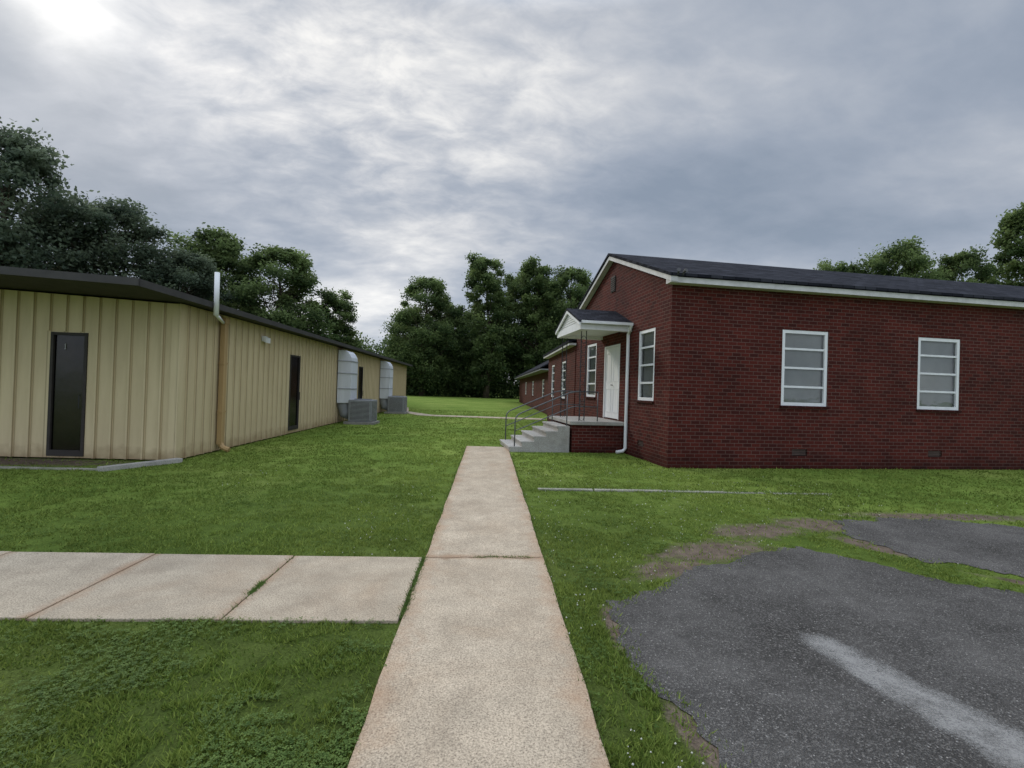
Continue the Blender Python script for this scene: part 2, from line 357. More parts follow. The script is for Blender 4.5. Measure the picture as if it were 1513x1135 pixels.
MB().prism([(-0.2,-0.28,4.2),(-0.2,W/2,5.66),(-0.2,W+.28,4.2),(-0.2,W+.28,4.27),(-0.2,W/2,5.73),(-0.2,-0.28,4.27)],(L+.4,0,0)).obj('roof','shingle',house)
mb=MB()
mb.box(-0.15,L+0.1,-0.24,-0.003,4.07,4.19)
for y0,y1 in ((-0.26,W/2),(W+0.26,W/2)):
    z0=4.2; z1=5.64
    if y0<0: pts=[(-0.17,y0,z0-0.11),(-0.17,y1,z1-0.11),(-0.17,y1,z1),(-0.17,y0,z0)]
    else: pts=[(-0.17,y1,z1-0.11),(-0.17,y0,z0-0.11),(-0.17,y0,z0),(-0.17,y1,z1)]
    mb.prism(pts,(0.165,0,0))
mb.obj('fascia','trim',house)
gv=MB().box(-0.03,0.0,W/2-0.16,W/2+0.16,4.6,5.05)
for i in range(7): gv.box(-0.045,-.03,W/2-0.14,W/2+0.14,4.63+i*.06,4.65+i*.06)
gv.obj('gable_vent','bronze',house)
for (a,b,c,d) in sh: window(house,((a+b)/2,0,c),b-a,d-c,0)
for (a,b,c,d) in wh[:2]: window(house,(0,(a+b)/2,c),b-a,d-c,-math.pi/2)
for (a,b,c,d) in vs:
    v=MB().box(a+.01,b-.01,0.05,0.06,c+.01,d-.01)
    for i in range(4): v.box(a+.01,b-.01,0.02,0.05,c+.02+i*.038,c+.035+i*.038)
    v.obj('foundation_vent','vent',house)
a,b,c,d=wh[3]
v=MB().box(0.05,0.06,a+.01,b-.01,c+.01,d-.01)
for i in range(4): v.box(0.02,0.05,a+.01,b-.01,c+.02+i*.038,c+.035+i*.038)
v.obj('foundation_vent','vent',house)
door=MB()
door.box(0.03,0.08,2.96,3.52,0.88,2.96); door.box(0.03,0.08,3.53,4.09,0.88,2.96)
door.box(0.0,0.09,2.903,2.955,0.863,3.017); door.box(0.0,0.09,4.095,4.147,0.863,3.017); door.box(0.001,0.09,2.956,4.094,2.965,3.016)
for y0 in (2.96,3.53):
    for z0,z1 in ((1.05,1.75),(1.95,2.8)):
        for q in ((y0+.08,y0+.1,z0,z1),(y0+.46,y0+.48,z0,z1),(y0+.1,y0+.46,z0,z0+.02),(y0+.1,y0+.46,z1-.02,z1)):
            door.box(0.018,0.03,*q)
door=door.obj('door','white',house)
MB().tube([(0.03,3.49,1.85),(-0.03,3.49,1.85),(-0.03,3.42,1.85)],0.012,8).obj('handle','iron',door,smooth=True)
porch=MB().box(-1.47,0.0-0.002,2.42,4.75,-0.1,0.74).obj('porch','brick',house)
MB().box(-1.53,-0.002,2.36,4.8,0.742,0.84).obj('landing','concl',porch,bevel=0.012)
st=MB(); tr=0.32; rs=0.84/6
pts=[(-1.532,2.45,-0.05),(-1.532,2.45,rs*5)]
for i in range(5):
    zt=rs*(5-i); xn=-1.532-tr*(i+1)
    pts+= [(xn-.03,2.45,zt),(xn-.03,2.45,zt-.045),(xn,2.45,zt-.045),(xn,2.45,zt-rs if i<4 else -0.05)]
st.prism(pts,(0,1.75,0))
st.obj('steps','concl',porch,bevel=0.006)
def rail(y):
    r=MB(); slope=(rs/tr)
    top=[(-3.0,y,0.1),(-3.0,y,0.78),(-2.98,y,0.9),(-2.92,y,0.98),(-2.8,y,1.04)]
    top+=[(-1.55,y,1.04+1.25*slope),(-1.4,y,1.04+1.33*slope),(-1.2,y,1.63),(-0.75,y,1.63)]
    r.tube(top,0.017,8)
    r.tube([(-3.0,y,0.55),(-2.8,y,0.63),(-1.5,y,0.63+1.3*slope),(-1.35,y,1.23),(-0.75,y,1.23)],0.013,8)
    r.tube([(-1.6,y,0.6),(-1.6,y,1.04+1.22*slope)],0.016,8); r.tube([(-0.75,y,0.84),(-0.75,y,1.645)],0.016,8)
    r.obj('handrail','pipe',porch,smooth=True)
rail(2.52); rail(4.12)
def ipost(x,y):
    r=MB()
    for dx in (-.07,.07): r.tube([(x+dx,y,.84),(x+dx,y,3.27)],0.013,6)
    for k in range(9):
        z=.95+k*.26
        r.tube([(x+.065*math.cos(t),y,z+.1*math.sin(t)) for t in np.linspace(0,2*math.pi,13)],0.007,5,False)
    r.obj('post','iron',porch)
ipost(-1.2,2.5); ipost(-1.2,4.4)
px0,px1,py0,py1=-1.42,-0.003,2.12,4.5; pm=(py0+py1)/2
MB().prism([(px0-0.06,py0-0.06,3.44),(px0-0.06,pm,3.93),(px0-0.06,py1+0.06,3.44),(px0-0.06,py1+0.06,3.49),(px0-0.06,pm,3.99),(px0-0.06,py0-0.06,3.49)],(px1-px0+0.06,0,0)).obj('porch_roof','shingle',porch)
t=MB()
t.box(px0,px1,py0,py0+0.16,3.26,3.44); t.box(px0,px1,py1-.16,py1,3.26,3.44); t.box(px0+.001,px0+.16,py0+.16,py1-.16,3.262,3.438)
t.box(px0+.16,px1,py0+.16,py1-.16,3.36,3.38)
t.prism([(px0+0.03,py0+.1,3.44),(px0+0.03,py1-.1,3.44),(px0+0.03,pm,3.91)],(0.05,0,0))
for k in range(6):
    zz=3.5+k*.065; hw=(3.91-zz)/(3.91-3.44)*(pm-py0-.1); t.box(px0+.015,px0+.03,pm-hw,pm+hw,zz,zz+.012)
for s in (-1,1):
    ye=py0-.05 if s<0 else py1+.05
    a=[(px0-0.05,ye,3.36),(px0-0.05,pm,3.85),(px0-0.05,pm,3.93),(px0-0.05,ye,3.44)]
    t.prism(a if s<0 else a[::-1],(0.045,0,0))
t.obj('porch_trim','white',porch)
g=MB(); g.box(px0,px1-.02,py0-.13,py0-.065,3.41,3.48)
g.obj('gutter','white',porch)
MB().tube([(-0.06,py0-.1,3.42),(-0.06,py0+.0,3.3),(-0.05,2.24,3.2),(-0.05,2.24,0.15),(-0.12,2.24,0.08),(-.3,2.24,0.05)],0.045,8).obj('downspout','white',house)
fl=MB(); fl.tube([(0.1,-0.25,4.2),(0.1,-0.30,4.28),(0.12,-0.38,4.31)],[0.015,0.022,0.045],8); fl.tube([(-0.02,-0.25,4.2),(-0.02,-0.30,4.28),(-0.05,-0.37,4.31)],[0.015,0.022,0.045],8)
fl.obj('floodlight','lampdark',house)

def wing(loc,x1,Ly,He,Hr,wins,label,fas='trim',oh=.3):
    e=empty('brick_house',label,'building',loc); mb=MB()
    wall_faces(mb,(0,0,-.1),(0,1,0),(-1,0,0),Ly,0,He+.1,[(a,a+w,zb+.1,zt+.1) for a,w,zb,zt in wins])
    zr=Hr-0.1; xm=x1/2
    for y in (0,Ly):
        mb.poly([(0,y,-.1),(x1,y,-.1),(x1,y,He),(xm,y,zr),(0,y,He)])
    mb.quad((x1,0,-.1),(x1,Ly,-.1),(x1,Ly,He),(x1,0,He)); mb.obj('wall','brick',e)
    MB().box(.3,x1-.3,.3,Ly-.3,.1,He-.1).obj('interior','dark',e)
    MB().prism([(-oh,-.2,He-.02),(xm,-.2,Hr),(x1+oh,-.2,He-.02),(x1+oh,-.2,He+.07),(xm,-.2,Hr+.09),(-oh,-.2,He+.07)],(0,Ly+.4,0)).obj('roof','shingle',e)
    MB().box(-oh+.03,-.003,-.15,Ly+.15,He-.11,He-.03).obj('fascia',fas,e)
    for a,w,zb,zt in wins: window(e,(0,a+w/2,zb),w,zt-zb,-math.pi/2,rows=4)
    return e
wing((3.2,17.75,0),9,8.0,3.45,4.9,[(2.2,1,1.3,2.9),(5.6,1,1.3,2.9)],'lower dark red brick wing with white windows behind the porch')
wing((3.95,30,0),6.5,31,3.0,5.2,[(4,1.2,1.1,2.4),(12,1.2,1.1,2.4),(20,1.2,1.1,2.4)],'separate long low brick building with grey shingle roof','unit',.75)

# ------------------------------------------------------------------ metal building
mbd=empty('metal_building','long tan ribbed metal building with dark fascia and bronze doors','building',(-6.16,9.79,0),R(0.5))
LL,WW,HH=27.5,16,3.12
mb=MB()
slope=0.045
fd=(-2.40,-1.71)
wall_faces(mb,(-WW,0,0),(1,0,0),(0,-1,0),WW,0.03,HH,[(WW+fd[0],WW+fd[1],.06,2.48)],0.08)
mb.poly([(-WW,0,HH),(0,0,HH),(-WW,0,HH+slope*WW)])
edoors=[(5.45,6.25,.12,2.5),(13.6,14.4,.12,2.5)]
wall_faces(mb,(0,0,0),(0,1,0),(1,0,0),LL,0.03,HH+.02,edoors,0.08)
mb.quad((0,LL,0),(-WW,LL,0),(-WW,LL,HH+slope*WW),(0,LL,HH)); mb.quad((-WW,LL,0),(-WW,0,0),(-WW,0,HH+slope*WW),(-WW,LL,HH+slope*WW))
def ribf(x,z0=.03):
    z1=HH+slope*(-x)-.01; d=-.04
    mb.prism([(x-.032,0,z0),(x-.018,d,z0),(x+.018,d,z0),(x+.032,0,z0)],(0,0,z1-z0))
def ribe(y,z0=.03):
    mb.prism([(0,y+.032,z0),(0.04,y+.018,z0),(0.04,y-.018,z0),(0,y-.032,z0)],(0,0,HH-.01-z0))
x=-0.3
while x>-WW+.2:
    ribf(x, 2.5 if (fd[0]-.06<x<fd[1]+.06) else .03); x-=0.305
y=0.3
while y<LL:
    d=[e for e in edoors if e[0]-.06<y<e[1]+.06]
    ribe(y,2.52 if d else .03)
    y+=0.305
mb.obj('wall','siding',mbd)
MB().box(-WW+.3,-.3,.3,LL-.3,.1,HH-.1).obj('interior','dark',mbd)
MB().box(-.12,.015,-.04,-.004,.03,HH).box(.003,.04,-.04,.12,.03,HH).obj('corner_trim','sidingp',mbd)
ov=1.75; ex=.34
def rz_(x): return HH+.02-slope*x
mb=MB().prism([(ex,-ov,rz_(ex)+.02),(ex,-ov,rz_(ex)+.11),(-WW,-ov,rz_(-WW)+.11),(-WW,-ov,rz_(-WW)+.02)],(0,LL+ov+.25,0))
mb.obj('roof','roofmetal',mbd)
mb=MB(); z=rz_(ex)
mb.box(ex+.003,ex+.1,-ov-.02,LL+.27,z-.0,z+.12)
mb.prism([(ex+.1,-ov-.003,z+.0),(ex+.1,-ov-.003,z+.125),(-WW,-ov-.003,rz_(-WW)+.125),(-WW,-ov-.003,rz_(-WW)+.0)][::-1],(0,-.05,0))
mb.obj('fascia','roofmetal',mbd)
MB().quad((-WW,-ov,rz_(-WW)+.01),(ex,-ov,rz_(ex)+.01),(ex,-.04,rz_(ex)+.01),(-WW,-.04,rz_(-WW)+.01)).obj('soffit','roofmetal',mbd)
def bdoor(loc,w,h,rz,mark=False):
    d=MB(); x=w/2-.003; fw=.055
    d.box(-x,-x+fw,-.02,.06,0.003,h); d.box(x-fw,x,-.02,.06,0.003,h); d.box(-x+fw,x-fw,-.018,.058,h-fw,h-.003); d.box(-x+fw,x-fw,-.018,.058,0.003,.12)
    o=d.obj('door','bronze',mbd,loc,rz)
    MB().quad((-x+fw,.02,.12),(x-fw,.02,.12),(x-fw,.02,h-fw),(-x+fw,.02,h-fw)).obj('door_glass','dglass',o)
    MB().quad((-x+fw,.055,.12),(x-fw,.055,.12),(x-fw,.055,h-fw),(-x+fw,.055,h-fw)).obj('door_shade','doorback',o)
    MB().tube([(x-fw-.03,-.02,.95),(x-fw-.03,-.06,.95),(x-fw-.03,-.06,1.2),(x-fw-.03,-.02,1.2)],.01,6).obj('handle','iron',o)
    if mark:
        n=MB().box(-.09,-.076,.006,.012,2.10,2.2); n.box(-.101,-.09,.006,.012,2.17,2.182); n.box(-.101,-.065,.006,.012,2.09,2.1)
        n.obj('door_number','number',o)
    return o
bdoor(((fd[0]+fd[1])/2,0,.06),fd[1]-fd[0],2.42,0,True)
for e in edoors: bdoor((0,(e[0]+e[1])/2,.12),.8,2.38,math.pi/2)
ds=MB(); ds.box(.05,.15,1.38,1.51,.18,2.95)
ds.prism([(.048,1.36,2.92),(.17,1.36,2.92),(.17,1.53,2.92),(.048,1.53,2.92)],(0,0,.14))
ds.tube([(.1,1.445,.2),(.16,1.445,.1),(.3,1.445,.05)],.06,8)
for z in (.9,2.0): ds.box(.047,.157,1.36,1.53,z,z+.04)
ds.obj('downspout','tanpipe',mbd)
MB().tube([(.5,.36,2.97),(.49,.36,3.86)],.048,12).tube([(.1,1.4,2.94),(.5,.36,2.985)],.035,8).obj('vent_pipe','white',mbd,smooth=True)
lt=MB().box(.046,.12,3.4,3.6,2.72,2.86); lt.prism([(.12,3.38,2.7),(.12,3.62,2.7),(.12,3.62,2.84),(.12,3.38,2.84)][::-1],(.06,0,-.02)); lt.obj('wall_light','white',mbd)
kb=MB().prism([(-6.72,8.62,-.02),(-6.6,8.6,-.02),(-5.95,9.72,-.02),(-6.1,9.78,-.02)],(0,0,.1)).obj('kerb','concl',bevel=.01); kb['kind']='structure'
kb=MB().prism([(-13,8.66,-.02),(-6.74,8.66,-.02),(-6.74,8.76,-.02),(-13,8.76,-.02)],(0,0,.05)).obj('kerb','kerbold',bevel=.01); kb['kind']='structure'

# ------------------------------------------------------------------ air conditioners
def air_con(loc,label):
    e=empty('air_conditioner',label,'air conditioner',loc); e['group']='air conditioners along the tan metal wall'
    MB().box(.55,1.5,-.5,.5,.1,1.0).obj('cabinet','unit',e,bevel=.03)
    gr=MB()
    for k in range(15):
        z=.2+k*.05
        gr.box(.62,1.43,-.517,-.503,z,z+.02); gr.box(1.503,1.517,-.42,.42,z,z+.02)
    gr.obj('grille','grille',e)
    MB().box(.64,1.41,-.502,-.5005,.18,.93).box(1.5005,1.502,-.43,.43,.18,.93).obj('coil','bronze',e)
    f=MB(); 
    for rr in (.12,.2,.28,.36): f.tube([(1.03+rr*math.cos(t),rr*math.sin(t),1.02) for t in np.linspace(0,2*math.pi,25)],.008,5,False)
    for k in range(6):
        t=k*math.pi/6; f.tube([(1.03-.36*math.cos(t),-.36*math.sin(t),1.02),(1.03+.36*math.cos(t),.36*math.sin(t),1.02)],.006,5)
    f.obj('fan_guard','pipe',e)
    MB().box(.4,1.6,-.6,.6,-.03,.1).obj('pad','conc',e,bevel=.01)
    prof=[(.06,.85),(.06,3.02),(.30,3.02),(.42,2.98),(.52,2.88),(.60,2.72),(.62,2.5),(.62,.95),(.58,.85)]
    MB().prism([(x,-.42,z) for x,z in prof],(0,.9,0)).obj('duct','duct',e,bevel=.012)
    for z in (1.42,2.05,2.55): MB().box(.04,.64,-.44,.50,z,z+.035).obj('duct_flange','seamgrey',e)
    MB().tube([(.3,-.05,1.0),(.28,-.05,.7),(.34,-.05,.45),(.56,-.05,.38)],[.3,.3,.28,.26],14).obj('elbow_duct','seamgrey',e,smooth=True)
    return e
air_con((-6.24,20.3,0),'grey condenser unit with tall white duct against tan wall')
air_con((-6.32,28.3,0),'grey condenser unit with tall white duct farther along tan wall')

# ------------------------------------------------------------------ ground, paths, asphalt
def structure(o): o['kind']='structure'; return o
g=MB()
xs=[-500,-60,-20,20,60,500]; ys=[-300,-20,20,60,120,700]
for i in range(5):
    for j in range(5): g.quad((xs[i],ys[j],0),(xs[i+1],ys[j],0),(xs[i+1],ys[j+1],0),(xs[i],ys[j+1],0))
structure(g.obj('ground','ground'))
def ragged(pts,step=.05,amp=.05,seed=0,fr=2.2):
    out=[]; n=len(pts)
    for i in range(n):
        a=Vector((*pts[i],0)); b=Vector((*pts[(i+1)%n],0)); d=(b-a); k=max(1,int(d.length/step)); nn=Vector((-d.y,d.x,0)).normalized()
        for j in range(k):
            p=a+d*(j/k); f=mn.noise(Vector((p.x*fr+seed,p.y*fr,0)))*1.0+mn.noise(Vector((p.x*9+seed,p.y*9,3)))*.6+mn.noise(Vector((p.x*25+seed,p.y*25,3)))*.35
            q=p+nn*amp*f*1.6; out.append((q.x,q.y))
    return out
PX0,PX1=-.55,.585
def slab(mb,poly,zt=.022,zb=-.05): mb.prism([(x,y,zb) for x,y in poly],(0,0,zt-zb))
mb=MB()
def crack(x): return 4.62+.05*mn.noise(Vector((x*4,1,0)))+.02*mn.noise(Vector((x*15,1,0)))+.035*x
xsn=np.linspace(PX0,PX1,26)
def edge(x,y): return x+.014*mn.noise(Vector((x*3,y*1.3,2)))+.008*mn.noise(Vector((x,y*7,2)))
yl=list(np.arange(-4,4.5,.12)); yu=list(np.arange(4.8,13.3,.12))+[13.35]
pA=[(edge(PX0,y),y) for y in reversed(yl)]+[(edge(PX1,y),y) for y in yl]+[(x,crack(x)-.006) for x in reversed(xsn)]
slab(mb,pA)
pB=[(x,crack(x)+.006) for x in xsn]+[(edge(PX1,y),y) for y in yu]+[(edge(PX0,y),y) for y in reversed(yu)]
slab(mb,pB,.024)
structure(mb.obj('path','path',bevel=.006))
mb=MB(); xe=-.572
js=[xe,-1.77,-3.03,-4.3,-5.55,-6.8,-8.05,-9.3,-10.6,-12]
for i in range(len(js)-1):
    a,b=js[i+1]+.006,js[i]-.006; r=.008*random.random()
    slab(mb,[(a,3.35+r),(b,3.36+r),(b,4.61),(a,4.6)],.02+.004*random.random())
structure(mb.obj('path','path2',bevel=.006))
mb=MB()
far=[(3.1,25.9),(3.1,27.1),(-3.2,27.6),(-5.0,30.5),(-5.9,36),(-6.2,36),(-5.5,30),(-3.9,26.9),(-3.2,26.5)]
slab(mb,far,.02); structure(mb.obj('path','path2'))
mb=MB(); xx=.86
while xx<5.6:
    l=random.uniform(.6,1.2); zt=.028 if xx<2.5 else (.020 if xx<4.0 else .010)
    y0=7.80+(xx-.86)*.03
    mb.prism([(xx,y0+.01*random.random(),-.03),(xx+l-.03,y0+.03,-.03),(xx+l-.03,y0+.13,-.03),(xx,y0+.10,-.03)],(0,0,zt+.03)); xx+=l+(.3*random.random() if xx>3 else 0)
structure(mb.obj('kerb','kerbold',bevel=.008))
AS1=[(1.25,-4),(1.2,1.0),(1.126,2.07),(1.027,2.35),(.949,2.74),(.914,3.38),(.98,3.72),(1.41,3.97),(1.864,4.36),(2.71,4.85),(3.5,5.14),(3.97,4.61),(4.27,4.2),(4.72,3.95),(6.5,3.0),(9,1.6),(14,-.6),(14,-4)]
AS1r=ragged(AS1,seed=3,amp=.085)
AS2=[(4.39,5.5),(4.7,6.24),(5.6,6.45),(6.51,6.43),(7.05,6.1),(9,5.9),(16,5.6),(16,.2),(9,2.2),(6.6,3.4),(5.2,4.28),(4.53,4.82)]
AS2r=ragged(AS2,seed=9,amp=.10)
a=MB().poly([(x,y,.006) for x,y in AS1r]); structure(a.obj('road','asphalt'))
a=MB().poly([(x,y,.007) for x,y in AS2r]); structure(a.obj('road','asphalt'))
# worn painted mark as a fine grid with wear attribute
NU,NV=40,14; cl0=[(2.26,3.32),(2.36,2.85),(2.5,2.35),(2.68,1.9),(2.9,1.4)]; hw=[.15,.17,.22,.25,.28]
Vp=[];Tp=[]
for i in range(NU+1):
    t=i/NU*(len(cl0)-1); k=min(int(t),len(cl0)-2); f=t-k
    cx=cl0[k][0]*(1-f)+cl0[k+1][0]*f; cy=cl0[k][1]*(1-f)+cl0[k+1][1]*f; h_=hw[k]*(1-f)+hw[k+1]*f
    for j in range(NV+1):
        s=j/NV*2-1; Vp.append((cx+s*h_*1.25,cy,.011)); Tp.append(max(0,1-abs(s)**3)*.85*min(1,i/4)-.05)
Fp=[(i*(NV+1)+j,i*(NV+1)+j+1,(i+1)*(NV+1)+j+1,(i+1)*(NV+1)+j) for i in range(NU) for j in range(NV)]
structure(link('road_marking',np_mesh('road_marking',np.array(Vp),np.array([f[::-1] for f in Fp]),'stripe',np.array(Tp))))

def inpoly(X,Y,poly):
    r=np.zeros(len(X),bool); n=len(poly); j=n-1
    for i in range(n):
        xi,yi=poly[i]; xj,yj=poly[j]
        if yi!=yj:
            r^=((yi>Y)!=(yj>Y))&(X<(xj-xi)*(Y-yi)/(yj-yi)+xi)
        j=i
    return r
def blocked(X,Y,m=0.0,jit=0.0):
    b=(X>PX0+.004+m)&(X<PX1-.004-m)&(Y<13.35-m)
    b|=(X<-.575)&(Y>3.37+m)&(Y<4.60-m)
    XX=X+jit*rng.standard_normal(len(X)); YY=Y+jit*rng.standard_normal(len(X))
    b|=inpoly(XX,YY,AS1r)|inpoly(XX,YY,AS2r)|inpoly(X,Y,far)
    c,s=math.cos(BA),math.sin(BA); lx=(X-BX)*c+(Y-BY)*s; ly=-(X-BX)*s+(Y-BY)*c
    b|=(lx>-.02)&(ly>-.02)&(ly<7.2); b|=(lx>-3.12)&(lx<0)&(ly>2.4)&(ly<4.7)
    b|=(X<-6.13)&(Y>9.75); b|=(X>3.2)&(Y>17.6)
    return b
# ------------------------------------------------------------------ grass
def fan(n,d0,d1,a0=-53,a1=52):
    d=np.exp(rng.uniform(np.log(d0),np.log(d1),n)); a=np.radians(rng.uniform(a0,a1,n))
    return d*np.sin(a),d*np.cos(a),d
def pnoise(X,Y,s,seed=0,oct=4):
    rs=np.random.default_rng(seed); T=rs.random((64,64)); out=np.zeros(len(X)); amp=1; tot=0
    for o in range(oct):
        x=X*s*2**o+17.3*o+100; y=Y*s*2**o+5.1*o+100; xi=np.floor(x).astype(int); yi=np.floor(y).astype(int); fx=x-xi; fy=y-yi
        fx=fx*fx*(3-2*fx); fy=fy*fy*(3-2*fy); g=lambda a,b:T[a%64,b%64]
        v=(g(xi,yi)*(1-fx)+g(xi+1,yi)*fx)*(1-fy)+(g(xi,yi+1)*(1-fx)+g(xi+1,yi+1)*fx)*fy
        out+=amp*v; tot+=amp; amp*=.55
    return (out/tot-.5)*2.6
X,Y,D=fan(700000,1.25,34)
keep=~blocked(X,Y,0,.055); dv=dirt_val(X,Y)+.45*pnoise(X,Y,3,3); keep&=~((dv>.1)&(rng.random(len(X))>.15))
cl=pnoise(X,Y,7,31,3); keep&=rng.random(len(X))<np.clip(.82+.4*cl,.35,1)
X,Y,D,cl=X[keep],Y[keep],D[keep],cl[keep]; n=len(X)
lush=.85+.25*pnoise(X,Y,.9,5)+.35*cl
h=rng.uniform(.016,.042,n)*np.clip(lush,.35,1.5)*(1+.15*(D>8)); w=.0027*(1+D*.24)*rng.uniform(.7,1.4,n)
an=rng.uniform(0,2*np.pi,n); lean=rng.uniform(.2,1.3,n)*h; la=rng.uniform(0,2*np.pi,n)
V=np.empty((n,3,3)); ca,sa=np.cos(an)*w,np.sin(an)*w
V[:,0]=np.c_[X-ca,Y-sa,np.zeros(n)-.002]; V[:,1]=np.c_[X+ca,Y+sa,np.zeros(n)-.002]; V[:,2]=np.c_[X+lean*np.cos(la),Y+lean*np.sin(la),h]
F=np.arange(n*3).reshape(n,3); tint=np.clip(.42+.2*rng.standard_normal(n)+.2*pnoise(X,Y,.7,8)+.14*cl,0,1)
dry=rng.random(n)<.04; tint[dry]=1
o=link('grass',np_mesh('grass',V.reshape(-1,3),F,'grass',np.repeat(tint,3))); o['kind']='stuff'
X,Y,D=fan(130000,1.3,10)
keep=~blocked(X,Y,.0,.03)&((pnoise(X,Y,1.4,11)+.5*pnoise(X,Y,6,12,2)+.2*rng.standard_normal(len(X))>.2)); X,Y,D=X[keep],Y[keep],D[keep]
dv=dirt_val(X,Y)+.35*pnoise(X,Y,3,3); k=dv<.12; X,Y=X[k],Y[k]; n=len(X)
Z=rng.uniform(.012,.036,n); Vs=[];Ts=[]
t0=rng.uniform(0,6.28,n); r=rng.uniform(.004,.008,n); tn=np.clip(.55+.25*rng.standard_normal(n),0,1)
for k in range(3):
    a=t0+k*2.094; cx=X+r*1.0*np.cos(a); cy=Y+r*1.0*np.sin(a); tl=rng.uniform(-.3,.5,n)
    q=np.empty((n,4,3))
    q[:,0]=np.c_[X,Y,Z]; q[:,1]=np.c_[cx+r*.75*-np.sin(a)+r*.3*np.cos(a),cy+r*.75*np.cos(a)+r*.3*np.sin(a),Z+r*tl]
    q[:,2]=np.c_[X+2*r*np.cos(a),Y+2*r*np.sin(a),Z+r*tl*1.2]; q[:,3]=np.c_[cx+r*.75*np.sin(a)+r*.3*np.cos(a),cy-r*.75*np.cos(a)+r*.3*np.sin(a),Z+r*tl]
    Vs.append(q); Ts.append(np.repeat(tn,4))
V=np.concatenate(Vs).reshape(-1,3); o=link('clover',np_mesh('clover',V,np.arange(len(V)).reshape(-1,4),'clover',np.concatenate(Ts))); o['kind']='stuff'
X,Y,D=fan(2400,2.0,11); keep=~blocked(X,Y,.0)&((pnoise(X,Y,.8,21)+.7*(X>.5))>.4); X,Y,D=X[keep],Y[keep],D[keep]; n=len(X)
oc=np.array([(1,0,0),(0,1,0),(-1,0,0),(0,-1,0),(0,0,1),(0,0,-1)],float); rr=rng.uniform(.0035,.0065,n)*(1+D*.03); zz=rng.uniform(.025,.045,n)
V=(oc[None]*rr[:,None,None]+np.c_[X,Y,zz][:,None,:]).reshape(-1,3)
of=np.array([(0,1,4),(1,2,4),(2,3,4),(3,0,4),(1,0,5),(2,1,5),(3,2,5),(0,3,5)]); F=(of[None]+6*np.arange(n)[:,None,None]).reshape(-1,3)
o=link('clover_flowers',np_mesh('clover_flowers',V,F,'flower')); o['kind']='stuff'
wx=[];wy=[]
for (x0,y0,x1,y1,k) in [(-.562,3.4,-.562,4.62,900),(-1.77,3.4,-1.77,4.6,80),(-1.77,3.75,-1.77,3.98,350),(-.1,4.62,.45,4.635,260),(PX0,4.65,PX0-.01,13,900),(PX1,1,PX1+.01,13,900),(1,7.88,5.5,8.0,1400)]:
    t=rng.random(k); wx.append(x0+(x1-x0)*t+rng.normal(0,.013,k)); wy.append(y0+(y1-y0)*t+rng.normal(0,.010 if y0!=7.88 else .035,k))
X=np.concatenate(wx);Y=np.concatenate(wy);n=len(X); h=rng.uniform(.01,.035,n); an=rng.uniform(0,6.28,n); la=rng.uniform(0,6.28,n); w=.005
V=np.empty((n,3,3)); V[:,0]=np.c_[X-w*np.cos(an),Y-w*np.sin(an),np.zeros(n)+.01]; V[:,1]=np.c_[X+w*np.cos(an),Y+w*np.sin(an),np.zeros(n)+.01]; V[:,2]=np.c_[X+h*.9*np.cos(la),Y+h*.9*np.sin(la),h+.012]
o=link('weeds',np_mesh('weeds',V.reshape(-1,3),np.arange(3*n).reshape(n,3),'clover',rng.random(3*n))); o['kind']='stuff'

